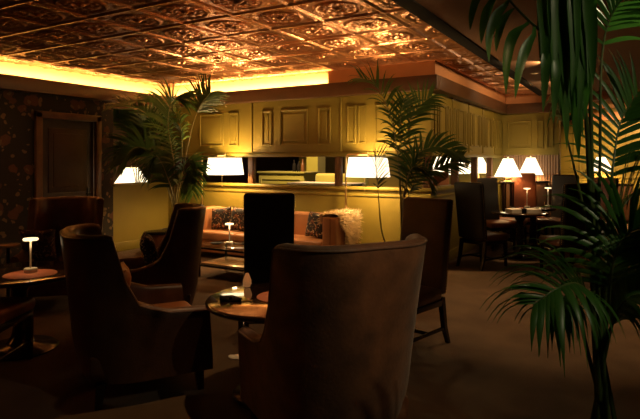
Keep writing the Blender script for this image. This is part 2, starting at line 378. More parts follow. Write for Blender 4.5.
# ------------------------------------------------------------------ seating
def wing_chair(loc, rz, label, skin='leather', seatm='tan', H=1.13, hw=.41, arm=.60, group=None, flare=.03):
    t = thing('wing_chair', label, 'armchair', loc, rz, group)
    tab = [(-.165, H), (-.14, H-.015), (-.125, H-.06), (-.113, H-.16), (-.092, H-.33), (-.05, H-.44), (.04, arm+.04), (.16, arm), (.44, arm-.015)]
    path = []
    for k in range(14): path.append((Vector((-hw, .43-.46*k/14)), Vector((-1, 0))))
    for k in range(31):
        a = PI+PI*k/30; ex = 2/2.5
        x = hw*math.copysign(abs(math.cos(a))**ex, math.cos(a)); y = -.03-.40*abs(math.sin(a))**ex
        n = Vector((math.copysign(abs(x/hw)**1.5, x)/hw, -abs((y+.03)/.40)**1.5/.40)).normalized()
        path.append((Vector((x, y)), n))
    for k in range(14): path.append((Vector((hw, -.03+.46*(k+1)/14)), Vector((1, 0))))
    bm = B(); rows = []; th = .085; z0 = .15
    for p, n in path:
        h = interp(p.y, tab); row = []
        def pt(off, z):
            f = (max(z-.2, 0)/.9)
            lean = flare*f*abs(n.x)
            tuck = -.05*max(0, (.34-z)/.2)*max(0, -n.y)
            q = p+n*(lean+tuck-off)-Vector((0, .085*f**1.3)); return bm.verts.new((q.x, q.y, z))
        for k in range(9): row.append(pt(0, z0+(h-.03-z0)*k/8))
        row.append(pt(.010, h-.008)); row.append(pt(th*.35, h+.004)); row.append(pt(th*.65, h+.004)); row.append(pt(th-.010, h-.008))
        for k in range(7): row.append(pt(th, h-.03-(h-.03-.25)*k/6))
        rows.append(row)
    for a, c in zip(rows, rows[1:]):
        for k in range(len(a)-1): bm.faces.new([a[k], a[k+1], c[k+1], c[k]])
    bm.faces.new(rows[0]); bm.faces.new(rows[-1][::-1])
    sh = obj('upholstered_shell', bm, skin, t, 55)
    pb = B()                                                     # piping along the top edge of the shell
    pts = []
    for p, n in path:
        h = interp(p.y, tab); f = max(h-.2, 0)/.9; lean = flare*f*abs(n.x)
        q = p+n*(lean-.004)-Vector((0, .085*f**1.3)); pts.append((q.x, q.y, h-.018))
    tube(pb, pts, .007, 6); obj('piping', pb, skin, sh)
    bb = B(); box(bb, -hw+.07, hw-.07, -.36, .41, .15, .33, .03); obj('seat_base', bb, skin, t)
    cb = B(); box(cb, -hw+.09, hw-.09, -.32, .44, .325, .47, .055, 4)
    for v in cb.verts:
        if v.co.z > .42: v.co.z += .025*math.cos(v.co.x/(hw-.09)*PI/2)
    obj('seat_cushion', cb, seatm, t, 60)
    for sx, sy in ((-1, 1), (1, 1), (-1, -1), (1, -1)):
        lb = B(); taper(lb, (sx*(hw-.07), .36 if sy > 0 else -.31, 0), (sx*(hw-.08), .35 if sy > 0 else -.29, .16), .02, .032); obj('leg', lb, 'blackwood', t)
    return t
def dining_chair(loc, rz, label, skin='blackleather', seatm=None, H=1.28, hw=.25, group=None, front=None):
    t = thing('dining_chair', label, 'chair', loc, rz, group)
    bm = B(); box(bm, -hw, hw, -.05, .05, 0, H-.44, .03, 3)
    for v in bm.verts:
        z = v.co.z; v.co.y += -.27-.10*(z/(H-.44))**1.4+.045*(1-(v.co.x/hw)**2)*-1*.6; v.co.x *= 1-.06*(1-z/(H-.44))
        v.co.z += .44+.012*(1-(v.co.x/hw)**2)*(z/(H-.44))
    br = obj('backrest', bm, skin, t, 50)
    for s in (-1, 1):
        nb = B()
        for k in range(34):
            f = (k+.5)/34; z = .44+f*(H-.46); y = -.27-.10*f**1.4
            tt = bmesh.new(); bmesh.ops.create_icosphere(tt, subdivisions=1, radius=.0065); join(nb, tt, Matrix.Translation((s*hw*(1-.06*(1-f)), y-.02, z)))
        obj('nailhead_trim', nb, 'brass', br)
    sb = B(); box(sb, -hw, hw, -.24, .27, .40, .50, .035, 3)
    for v in sb.verts:
        if v.co.z > .47: v.co.z += .018*math.cos(v.co.x/hw*PI/2)
        v.co.x *= 1+.04*(v.co.y/.27)
    obj('seat', sb, seatm or skin, t, 50)
    fb = B(); box(fb, -hw+.01, hw-.01, -.24, .255, .35, .41, .01); obj('seat_frame', fb, 'blackwood', t)
    for sx in (-1, 1):
        lb = B(); taper(lb, (sx*(hw-.03), .235, 0), (sx*(hw-.03), .225, .36), .016, .024); obj('leg', lb, 'blackwood', t)
        lb = B(); q = [(sx*(hw-.035), -.36, 0), (sx*(hw-.035), -.30, .15), (sx*(hw-.035), -.255, .42)]
        taper(lb, q[0], q[1], .017, .021); taper(lb, q[1], q[2], .021, .024); obj('leg', lb, 'blackwood', t)
    st = B()
    for sx in (-1, 1): box(st, sx*(hw-.03)-.01, sx*(hw-.03)+.01, -.32, .23, .13, .16, .004, 1)
    box(st, -hw+.03, hw-.03, -.06, -.04, .13, .16, .004, 1); obj('stretcher', st, 'blackwood', t)
    return t
def round_table(loc, label, R=.48, z=.66, group=None):
    t = thing('round_table', label, 'table', loc, 0, group)
    b = B(); lathe(b, [(0, z-.04), (R-.05, z-.04), (R-.012, z-.036), (R, z-.026), (R, z-.012), (R-.006, z-.003), (R-.016, z), (0, z)], 72); top = obj('tabletop', b, 'tabletop', t, 50)
    b = B(); lathe(b, [(R-.20, z-.075), (R-.23, z-.075), (R-.23, z-.04), (R-.20, z-.04), (R-.20, z-.075)], 64); obj('apron', b, 'blackwood', t)
    b = B(); lathe(b, [(.22, z-.04), (.10, z-.08), (.055, z-.16), (.05, z*.55), (.075, z*.42), (.055, z*.3), (.07, .12), (.11, .07), (0, .07)], 32); obj('pedestal', b, 'blackwood', t, 60)
    b = B(); lathe(b, [(0, 0), (.29, 0), (.30, .015), (.28, .03), (.12, .055), (.09, .075), (0, .075)], 40); obj('foot', b, 'blackwood', t, 50)
    return t
def placemat(loc, label, r=.17, m='coral'):
    b = B(); lathe(b, [(0, 0), (r, 0), (r+.003, .0025), (r, .005), (0, .005)], 48); o = obj('placemat', b, m); o.location = loc
    return tag(o, label, 'placemat', None)
LAMP0 = None
def cordless_lamp(loc, label, h=.29, power=1.5):
    t = thing('cordless_lamp', label, 'table lamp', loc)
    b = B(); lathe(b, [(0, 0), (.05, 0), (.052, .006), (.052, .03), (.047, .036), (0, .036)], 32); obj('base', b, 'ivory', t)
    b = B(); lathe(b, [(.008, .034), (.008, h-.02)], 12); obj('stem', b, 'ivory', t)
    b = B(); lathe(b, [(0, h-.022), (.02, h-.022), (.056, h-.018), (.06, h-.008), (.056, h), (0, h+.004)], 32); obj('lamp_head', b, 'head', t)
    point((0, 0, h-.04), power, (1, .66, .34), .03, t)
    return t
def cushion(loc, rot, label, s=.42, th=.15, m='pillow_floral', cat='pillow', name='throw_pillow'):
    n = 14; bm = B(); g = {}
    for side in (-1, 1):
        for i in range(n+1):
            for j in range(n+1):
                u, v = -1+2*i/n, -1+2*j/n
                if side == 1 and (i in (0, n) or j in (0, n)): g[side, i, j] = g[-1, i, j]; continue
                pin = 1-.10*(1-abs(u)**2)*abs(v)**4; pin2 = 1-.10*(1-abs(v)**2)*abs(u)**4
                hgt = th/2*((1-u**4)*(1-v**4))**.55
                g[side, i, j] = bm.verts.new((u*s/2*pin2, side*hgt, v*s/2*pin))
        for i in range(n):
            for j in range(n): bm.faces.new([g[side, i, j], g[side, i+1, j], g[side, i+1, j+1], g[side, i, j+1]])
    o = obj(name, bm, m, None, 80); o.location = loc; o.rotation_euler = rot
    return tag(o, label, cat)

# round table in the middle and its chairs
TC = L(-.30, 3.73)
round_table(TC, 'round glossy dark table in the middle between the big brown wing chairs', .48, .66)
front = wing_chair(L(.05, 3.12), facing(-.45, .89), 'large brown suede wing chair seen from behind in front of the round table', 'velvet', 'tan', 1.19, .385, flare=.065)
wing_chair(L(-1.32, 3.95), facing(.88, .47), 'brown leather wing chair at left facing the round table with tan seat', 'leather', 'tan', 1.12)
wing_chair(L(-1.66, 5.36), facing(-.95, -.30), 'dark leather wing chair behind facing left with floral pillow', 'leather', 'leather', 1.15, .36)
wing_chair(L(-2.95, 6.2), facing(.20, -1), 'wide dark wing chair facing the viewer before the panelled door', 'leather', 'leather', 1.16, .39)
dining_chair(L(-.47, 4.86), facing(.05, -1), 'black straight high back chair behind the round table', 'blackleather', H=1.29, hw=.245)
dining_chair(L(.72, 4.68), facing(-.70, -.70), 'brown leather high back chair with nailhead edge right of the suede wing chair', 'leather', 'leather', H=1.26)
dining_chair(L(-2.56, 4.15), facing(-.02, 1), 'dark high back chair cut off at the left edge before the lamp table', 'blackleather', 'tan', H=1.22)
cushion(L(-1.45, 3.85, .67), (math.radians(-18), 0, facing(.92, .38)), 'russet leather pillow on the left wing chair with tan seat', .40, .15, 'tan')
cushion(L(-1.68, 5.36, .69), (math.radians(-16), 0, facing(-.95, -.3)), 'dark floral pillow in the wing chair facing left', .40, .14, 'pillow_floral')
cushion(L(-3.16, 6.10, .66), (math.radians(-14), 0, facing(.2, -1)), 'brown floral pillow in the wing chair before the door', .38, .14, 'pillow_brown')
# on the round table
ZT = .661
placemat(L(-.27, 3.76, ZT), 'round coral placemat on the middle table behind the suede wing chair', .165)
def black_napkin():
    t = thing('folded_napkin', 'black napkin folded in a bow on the round middle table', 'napkin', L(-.60, 3.66, ZT), YAW+.1)
    b = B(); box(b, -.075, .0, -.035, .035, .0, .026, .011, 2); box(b, .0, .072, -.042, .03, .002, .02, .009, 2)
    for v in b.verts: v.co.z *= 1+.5*math.sin(v.co.x*60+v.co.y*30); v.co.y *= 1+abs(v.co.x)*5
    obj('napkin_fold', b, 'black', t, 60)
    b = B(); box(b, -.012, .014, -.032, .030, .0, .032, .008); obj('napkin_ring', b, 'blackmetal', t)
    b = B(); box(b, .06, .15, -.034, -.024, .002, .006, .002); obj('knife_handle', b, 'brass', t)
black_napkin()
def arm_end_standin():  # cup shape stands in for a lit chair arm end behind the table
    t = thing('arm_end_shape', 'small amber stand-in for a lit chair arm end at the far edge of the middle table', 'stand-in', L(-.545, 4.06, ZT))
    b = B(); lathe(b, [(0, 0), (.022, 0), (.030, .02), (.032, .045), (.022, .075), (.012, .10), (.008, .10), (.018, .075), (.027, .045), (.022, .012), (0, .012)], 24); obj('glass', b, 'glass', t, 60)
    b = B(); lathe(b, [(0, .012), (.02, .012), (.02, .03), (0, .03)], 16); obj('inner_disc', b, 'paper', t)
arm_end_standin()
b = B(); lathe(b, [(0, .0), (.04, 0), (.046, .006), (.04, .012), (.02, .017), (0, .015)], 14)
for v in b.verts: v.co.x *= 1.4; v.co.z = max(0, v.co.z*(1+.3*math.sin(v.co.x*70+v.co.y*40)))
o = obj('pale_oval', b, 'linen'); o.location = L(-.69, 4.42, 0); tag(o, 'small pale oval piece on the carpet under the middle table', 'napkin')  # flattened pale oval with a wavy top
# left table with coral placemat
LT = L(-2.55, 4.62)
round_table(LT, 'round dark table at the left edge under the coral placemat and lamp', .50, .66)
placemat(L(-2.40, 4.50, ZT), 'round coral placemat under the slim lamp on the left table', .20)
cordless_lamp(L(-2.43, 4.56, ZT+.006), 'slim ivory cordless lamp on the coral placemat of the left table', .285, .5)
def side_table(loc, label, r, z, m, body=None):
    t = thing('side_table', label, 'side table', loc)
    b = B(); lathe(b, [(0, z-.03), (r, z-.03), (r+.008, z-.02), (r+.006, z-.004), (r-.004, z), (0, z)], 40); obj('tabletop', b, m, t, 50)
    if body:
        b = B(); lathe(b, [(0, .0), (r*.82, 0), (r*.88, .03), (r*.90, z*.5), (r*.86, z-.05), (r*.80, z-.03), (0, z-.03)], 40); obj('drum', b, body, t, 50)
    else:
        b = B(); lathe(b, [(.02, z-.03), (.02, .03)], 16); obj('pole', b, 'blackmetal', t)
        b = B(); lathe(b, [(0, 0), (r*.7, 0), (r*.7, .015), (.03, .035), (0, .035)], 32); obj('base', b, 'blackmetal', t)
    return t
side_table(L(-3.53, 6.15), 'small round tan topped side table by the floral wallpaper', .115, .66, 'shelftop')
side_table(W(160, 8.5), 'brown leather drum table with black top before the olive half wall', .23, .50, 'blackwood', 'leather')

# ------------------------------------------------------------------ sofa against the partition
def sofa():
    x0, x1 = -6.60, -3.68; y0, y1 = 6.70, 7.42; w = .24
    t = thing('tuxedo_sofa', 'long cognac leather sofa against the olive partition', 'sofa', ((x0+x1)/2, (y0+y1)/2, 0))
    ox, oy = (x0+x1)/2, (y0+y1)/2; hx = (x1-x0)/2; hy = (y1-y0)/2
    b = B(); box(b, -hx+w, hx-w, -hy+.04, hy, .10, .30, .02); obj('base', b, 'sofa', t)
    b = B(); box(b, -hx+w, hx-w, hy-.20, hy, .28, .79, .04, 3); obj('backrest', b, 'sofa', t)
    for s in (-1, 1):
        b = B(); box(b, min(s*hx, s*(hx-w)), max(s*hx, s*(hx-w)), -hy, hy, .10, .80, .035, 3); a = obj('arm', b, 'sofa', t)
        b = B(); xx = s*(hx-w*.42); tube(b, [(xx, -hy-.001, .12), (xx, -hy-.001, .79)], .005, 6); obj('seam', b, 'tan', a)
    n = 3; cw = (2*hx-2*w)/n
    for k in range(n):
        b = B(); box(b, -hx+w+k*cw+.004, -hx+w+(k+1)*cw-.004, -hy+.02, hy-.18, .295, .44, .04, 3); obj('seat_cushion', b, 'sofa', t, 60)
    for sx in (-1, 1):
        for sy in (-1, 1):
            b = B(); taper(b, (sx*(hx-.08), sy*(hy-.08), 0), (sx*(hx-.08), sy*(hy-.08), .105), .02, .028); obj('leg', b, 'blackwood', t)
sofa()
rs = math.radians
cushion((-5.72, 7.10, .63), (rs(-14), rs(3), 0), 'dark floral pillow on the sofa right behind the slim coffee table lamp', .40, .15)
cushion((-6.12, 7.09, .62), (rs(-16), rs(-8), 0.12), 'dark floral pillow on the sofa nearest its far left arm', .40, .15)
cushion((-4.20, 7.04, .63), (rs(-12), rs(4), -.2), 'dark floral pillow on the sofa beside the arm with the fur throw', .40, .15)
def fur_throw():
    bm = B(); rnd = random.Random(3)
    xa, xb = -3.98, -3.60; ytop = (6.74, 7.40); prof = []
    # path across the arm: seat side, over the top, down the outer side
    path = [Vector((-3.99, 0, .70)), Vector((-3.965, 0, .80)), Vector((-3.92, 0, .83)), Vector((-3.82, 0, .845)), Vector((-3.70, 0, .835)), Vector((-3.655, 0, .80)), Vector((-3.645, 0, .68)), Vector((-3.64, 0, .55)), Vector((-3.64, 0, .40))]
    sp = spline(path, 26); rows = []
    for i, p in enumerate(sp):
        row = []
        f = i/26
        a, c = ytop[0]+.02*math.sin(i*.9), ytop[1]-.10*max(0, f-.5)*2-.03*math.sin(i*1.3)
        if f > .6: a += .16*(f-.6)/.4
        for j in range(15):
            y = a+(c-a)*j/14; w = .015*math.sin(j*1.7+i*.6)
            row.append(bm.verts.new((p.x+w*(1 if f > .6 else .2), y, p.z+w*.6)))
        rows.append(row)
    for r0, r1 in zip(rows, rows[1:]):
        for j in range(14): bm.faces.new([r0[j], r0[j+1], r1[j+1], r1[j]])
    bmesh.ops.recalc_face_normals(bm, faces=bm.faces)
    flat = [(v.co.copy(), i/26) for i, row in enumerate(rows) for v in row]
    for co, f in flat:
        for q in range(9):
            n = Vector((-1 if f < .1 else (0 if f < .65 else 1), 0, 1 if f < .7 else .2)).normalized()
            d = (n+Vector((rnd.uniform(-.7, .9), rnd.uniform(-.8, .8), rnd.uniform(-.9, .3)))).normalized()
            s = co+Vector((rnd.uniform(-.012, .012), rnd.uniform(-.02, .02), 0)); ln = rnd.uniform(.04, .085); e = s+d*ln+Vector((0, 0, -.02))
            sd = d.cross(Vector((rnd.random(), rnd.random(), rnd.random()))).normalized()*.005
            bm.faces.new([bm.verts.new(s-sd), bm.verts.new(s+sd), bm.verts.new((s+e)/2+d*.004+sd*.6), bm.verts.new(e)])
    o = obj('fur_throw', bm, 'fur', None, 180, recalc=False)
    tag(o, 'cream shaggy fur throw draped over the sofa arm', 'throw')
fur_throw()
# two tier table before the sofa
def coffee_table():
    x0, x1, y0, y1 = -5.28, -4.20, 5.62, 6.22; ox, oy = (x0+x1)/2, (y0+y1)/2
    t = thing('coffee_table', 'two tier dark metal coffee table before the cognac sofa', 'table', (ox, oy, 0))
    hx, hy = (x1-x0)/2, (y1-y0)/2
    b = B(); box(b, -hx, hx, -hy, hy, .41, .44, .006); obj('tabletop', b, 'smoked', t)
    b = B(); box(b, -hx+.03, hx-.03, -hy+.03, hy-.03, .17, .195, .005); obj('shelf', b, 'shelftop', t)
    for sx in (-1, 1):
        for sy in (-1, 1):
            b = B(); box(b, sx*(hx-.018)-.014, sx*(hx-.018)+.014, sy*(hy-.018)-.014, sy*(hy-.018)+.014, 0, .41, .003, 1); obj('leg', b, 'blackmetal', t)
    for sy in (-1, 1):
        for z in (.385, .145): b = B(); box(b, -hx+.03, hx-.03, sy*(hy-.018)-.01, sy*(hy-.018)+.01, z, z+.025); obj('rail', b, 'blackmetal', t)
coffee_table()
cordless_lamp((-4.93, 5.88, .4405), 'slim ivory cordless lamp on the two tier coffee table', .29, 1.2)
def dish(loc, label, r=.07):
    b = B(); lathe(b, [(0, .0), (r*.6, 0), (r, .018), (r+.003, .022), (r-.006, .02), (r*.55, .007), (0, .007)], 32); o = obj('dish', b, 'black'); o.location = loc; tag(o, label, 'dish')
dish((-5.10, 5.80, .4405), 'small black dish left of the lamp on the coffee table', .085)
dish((-4.72, 6.0, .4405), 'small black dish right of the lamp on the coffee table', .075)

# ------------------------------------------------------------------ lamps
def arc_lamp(pole_xy, head_xy, label, power):
    t = thing('arc_floor_lamp', label, 'floor lamp', (pole_xy[0], pole_xy[1], 0)); d = Vector((head_xy[0]-pole_xy[0], head_xy[1]-pole_xy[1], 0)); zt = 1.70
    b = B(); lathe(b, [(0, 0), (.075, 0), (.075, .02), (.02, .035), (0, .035)], 32); obj('base', b, 'brass', t)
    pts = [(0, 0, .02), (0, 0, .6), (0, 0, 1.2), (0, 0, zt-.08)]
    for k in range(1, 7):
        a = k/6*PI/2; pts.append((d.normalized().x*.08*(1-math.cos(a)), d.normalized().y*.08*(1-math.cos(a)), zt-.08+.08*math.sin(a)))
    pts += [(d.x*.7, d.y*.7, zt), (d.x, d.y, zt)]
    b = B(); tube(b, pts, .016, 10); obj('pole', b, 'brass', t, 60)
    b = B(); lathe(b, [(.285, 1.655), (.325, 1.365), (.322, 1.365), (.282, 1.655), (.285, 1.655)], 48, (d.x, d.y, 0)); sh = obj('lamp_shade', b, 'shade', t, 50)
    b = B(); tube(b, [(d.x, d.y, zt+.03), (d.x, d.y, 1.50)], .008, 8)
    for k in range(3): a = k*2*PI/3; tube(b, [(d.x, d.y, 1.63), (d.x+.284*math.cos(a), d.y+.284*math.sin(a), 1.645)], .003, 6)
    obj('spider_fitting', b, 'brass', t)
    b = B(); lathe(b, [(0, 1.745), (.012, 1.735), (.014, 1.725), (.008, 1.71), (0, 1.708)], 16, (d.x, d.y, 0)); obj('finial', b, 'brass', t)
    b = B(); tube(b, [(d.x-.04, d.y-.03, 1.42), (d.x-.04, d.y-.03, 1.19)], .004, 6); lathe(b, [(0, 1.19), (.009, 1.18), (.009, 1.16), (0, 1.15)], 12, (d.x-.04, d.y-.03, 0)); obj('reflected_pole', b, 'brass', t)  # thin rod stands in for the lamp pole's reflection
    point((d.x, d.y, 1.50), power, (1, .60, .24), .06, t)
PH = (xat(225, 7.28), 7.28); P0 = (xat(202, 7.50), 7.50)
arc_lamp(P0, PH, 'brass arched floor lamp with white drum shade behind the sofa beside the corner palms', 62)
PH2 = (xat(368, 7.26), 7.26); P2 = (xat(346, 7.50), 7.50)
arc_lamp(P2, PH2, 'brass arched floor lamp with white drum shade behind the slender palm', 52)
def empire_lamp(loc, label, r=.28, hs=.36, hb=.16, power=14, sc=1.0):
    t = thing('empire_lamp', label, 'table lamp', loc)
    b = B(); lathe(b, [(0, 0), (.08, 0), (.085, .012), (.05, .03), (.06, .07), (.04, .12), (.014, hb), (.010, hb+.12), (0, hb+.12)], 24); obj('base', b, 'brass', t, 60)
    b = B(); lathe(b, [(r*.36, hb+hs), (r, hb), (r-.004, hb), (r*.36-.004, hb+hs), (r*.36, hb+hs)], 40); obj('lamp_shade', b, 'shade', t, 50)
    b = B(); tube(b, [(0, 0, hb+.1), (0, 0, hb+hs+.01)], .005, 8); tube(b, [(-r*.36, 0, hb+hs-.01), (r*.36, 0, hb+hs-.01)], .003, 6); lathe(b, [(0, hb+hs+.05), (.016, hb+hs+.035), (.012, hb+hs+.015), (0, hb+hs+.005)], 12); obj('finial', b, 'ivory', t)
    point((0, 0, hb+hs*.45), power, (1, .60, .24), .05, t)
    return t

# ------------------------------------------------------------------ dining area at right
def simple_table(loc, label, w, d, h, m='blackwood'):
    t = thing('high_table', label, 'table', loc)
    b = B(); box(b, -w/2, w/2, -d/2, d/2, h-.04, h, .008); obj('tabletop', b, m, t)
    for sx in (-1, 1):
        for sy in (-1, 1): b = B(); taper(b, (sx*(w/2-.06), sy*(d/2-.06), 0), (sx*(w/2-.05), sy*(d/2-.05), h-.04), .018, .026); obj('leg', b, 'blackwood', t)
def console(loc, rz, label, w, dp, h):
    t = thing('console_table', label, 'console', loc, rz)
    b = B(); box(b, -w/2, w/2, -dp/2, dp/2, h-.04, h, .008); obj('top', b, 'blackwood', t)
    b = B(); box(b, -w/2+.03, w/2-.03, -dp/2+.03, dp/2-.02, .08, h-.04, .006)
    obj('cabinet', b, 'darkwood', t)
    n = max(2, int(w/.45)); dw = (w-.06)/n
    for k in range(n):
        b = B(); xx = -w/2+.03+k*dw; box(b, xx+.01, xx+dw-.01, -dp/2+.012, -dp/2+.032, .12, h-.07, .006); dd = obj('door', b, 'darkwood', t)
        b = B(); box(b, xx+dw-.05, xx+dw-.04, -dp/2-.005, -dp/2+.014, h*.55, h*.55+.10, .003); obj('handle', b, 'brass', dd)
    for sx in (-1, 1):
        for sy in (-1, 1): b = B(); taper(b, (sx*(w/2-.06), sy*(dp/2-.06), 0), (sx*(w/2-.06), sy*(dp/2-.06), .085), .02, .025); obj('leg', b, 'blackwood', t)
console((-2.09, YE-.22, 0), 0, 'dark wood console against the end wall carrying one cone shade lamp', .90, .28, 1.18)
simple_table((xat(508, 11.5), 11.5, 0), 'slim dark high table in the corner between end wall and partition', .26, .26, 1.18)
empire_lamp((xat(508, 11.5), 11.5, 1.18), 'cone shade table lamp nearest the partition on the slim high table', .27, .37, .10, 14)
empire_lamp((xat(530, 12.18)+.02, 12.16, 1.18), 'cone shade table lamp on the end wall console in front of the fluted strip', .25, .36, .13, 14)
R1 = W(520, 9.1)
round_table(R1, 'round glossy dark dining table in the lamplit row at right', .46, .75)
R2 = W(533, 9.95)
round_table(R2, 'round dark dining table farthest back below the cone shade lamps', .42, .75)
dining_chair(W(484, 8.3), facing(.80, .60), 'black leather high back chair closest to the partition baseboard', 'blackleather', 'leather')
dining_chair(W(496, 9.95), facing(.25, -.95), 'black high back chair standing between the dining table and the partition', 'blackleather', 'tan')
dining_chair(W(511, 10.35), facing(.85, -.45), 'russet leather high back chair in front of the first cone lamp', 'russet', 'russet', 1.30)
dining_chair(W(530, 10.9), facing(0, -1), 'russet leather high back chair below the second cone lamp', 'russet', 'russet', 1.35)
dining_chair(W(556, 10.35), facing(-.75, -.6), 'dark high back chair before the fluted strip of the end wall', 'blackleather', 'leather', 1.33)
dining_chair(W(566, 7.8), facing(-.15, 1), 'broad black high back chair in front of the dining table beside the tall palm', 'blackleather', 'leather', 1.29, .27)
dining_chair(W(592, 9.9), facing(-.8, -.4), 'dark russet high back chair rising behind the broad black chair', 'russet', 'russet', 1.29)
cordless_lamp(W(527, 9.8, .751), 'slim ivory cordless lamp on the farthest table nearer the partition', .36, .8)
cordless_lamp(W(548, 10.0, .751), 'slim ivory cordless lamp on the farthest table nearer the fluted strip', .36, .8)
def sheet(loc, rz, w, d, label, m='paper', cat='menu', name='menu', h=.004):
    b = B(); box(b, -w/2, w/2, -d/2, d/2, 0, h, min(.0015, h/3), 1); o = obj(name, b, m); o.location = loc; o.rotation_euler = (0, 0, rz); tag(o, label, cat)
sheet(W(514, 8.95, .751), YAW+.2, .20, .20, 'stack of white folded napkins left of the black box on the dining table', 'linen', 'napkins', 'folded_napkin', .06)
sheet(W(533, 8.95, .751), YAW-.2, .22, .20, 'stack of white folded napkins right of the black box on the dining table', 'linen', 'napkins', 'folded_napkin', .06)
sheet(W(537, 9.8, .751), YAW+.5, .22, .16, 'ivory menu sheet beside a slim lamp on the farthest table')
b = B(); box(b, -.04, .04, -.035, .035, 0, .07, .006); box(b, -.044, .044, -.039, .039, .055, .066, .003); o = obj('caddy_box', b, 'black'); o.location = W(523.5, 8.90, .751); o.rotation_euler = (0, 0, YAW); tag(o, 'small black box between white napkins on the dining table', 'box')
# far lamp on a sideboard
console((xat(601, 15.9)+.1, 15.95, 0), 0, 'dark sideboard against the far wall under a single cone lamp', 1.3, .40, 1.02)
empire_lamp((xat(601, 15.85), 15.85, 1.02), 'cone shade table lamp on the far sideboard seen through the tall palm', .28, .36, .32, 60)

# ------------------------------------------------------------------ lounge seen through the partition openings
def bar_counter():
    t = thing('bar_counter', 'olive bar counter seen through the partition opening', 'counter', (-7.05, 10.5, 0))
    b = B(); box(b, -.62, .62, -.3, .3, 0, 1.32, .01); recess_panel(b, -.55, .55, .2, 1.2, -.3); obj('front', b, 'green', t)
    b = B(); box(b, -.65, .65, -.34, .34, 1.32, 1.36, .008); obj('top', b, 'green', t)
bar_counter()
struct('wall_niche', box(B(), xat(301, 10.6), xat(319, 10.9), 10.84, 11.2, 0, 2.9), 'green')
def banquette():
    t = thing('high_banquette', 'olive upholstered banquette seen through the partition opening', 'bench', (-5.35, 9.75, 0))
    b = B(); box(b, -.6, .6, -.25, .25, 0, .9, .03); obj('base', b, 'green', t)
    b = B(); box(b, -.6, .6, -.28, .2, .9, 1.08, .05, 3); obj('seat', b, 'green', t)
    b = B(); box(b, -.6, .6, .12, .3, .9, 1.34, .06, 3); obj('backrest', b, 'green', t)
banquette()
simple_table((-4.85, 8.45, 0), 'high table under a white cloth seen through the partition opening', 1.2, .5, 1.20)
b = B(); box(b, -.64, .64, -.29, .29, 1.201, 1.212, .004); box(b, -.645, .645, -.295, -.288, .88, 1.21, .002, 1); box(b, -.645, .645, .288, .295, .88, 1.21, .002, 1)
o = obj('tablecloth', b, 'linen'); o.location = (-4.85, 8.45, 0); tag(o, 'white cloth on the high table behind the partition', 'tablecloth')
def bottle(loc, label, h=.26, r=.035, m='black'):
    b = B(); lathe(b, [(0, 0), (r, 0), (r, h*.55), (r*.9, h*.62), (r*.35, h*.75), (r*.33, h), (0, h)], 20); o = obj('bottle', b, m); o.location = loc; tag(o, label, 'bottle', 'bottles on the bar counter')
for k, (x, m, hh) in enumerate(((-6.78, 'black', .27), (-6.66, 'black', .24), (-6.55, 'midwood', .28))):
    bottle((x, 10.35, 1.36), ('black bottle on the bar counter farthest from the olive pillar', 'black bottle on the bar counter in the middle of three', 'brown bottle on the bar counter beside the olive pillar')[k], hh, .04, m)
def lounge_lamp(px, d, zs, label, power=10, r=.28):
    p = W(px, d)
    simple_table((p.x, p.y, 0), 'dark high table under '+label[0], .5, .5, zs)
    empire_lamp((p.x, p.y, zs), label[1], r, .34, .24, power)
lounge_lamp(441, 10.5, 1.10, ('the lounge lamp by the partition corner', 'cone shade lamp seen through the side opening nearest the partition corner'))
lounge_lamp(456, 11.3, 1.10, ('the lounge lamp in the middle of the side opening', 'cone shade lamp seen in the middle of the side opening'))
lounge_lamp(478, 11.8, 1.10, ('the lounge lamp deepest along the side opening', 'cone shade lamp seen through the side opening above the black chairs'), 10, .28)
p = Vector((-9.05, 7.7, 0)); simple_table(p, 'dark high table behind the olive half wall by the palms', .5, .5, .86)
empire_lamp((p.x, p.y, .86), 'wide pale lamp glowing behind the olive half wall by the palms', .36, .34, .26, 18)
dining_chair(W(444, 9.6), facing(.2, -1), 'tan leather chair seen through the side opening of the partition', 'tan', 'tan', 1.40)

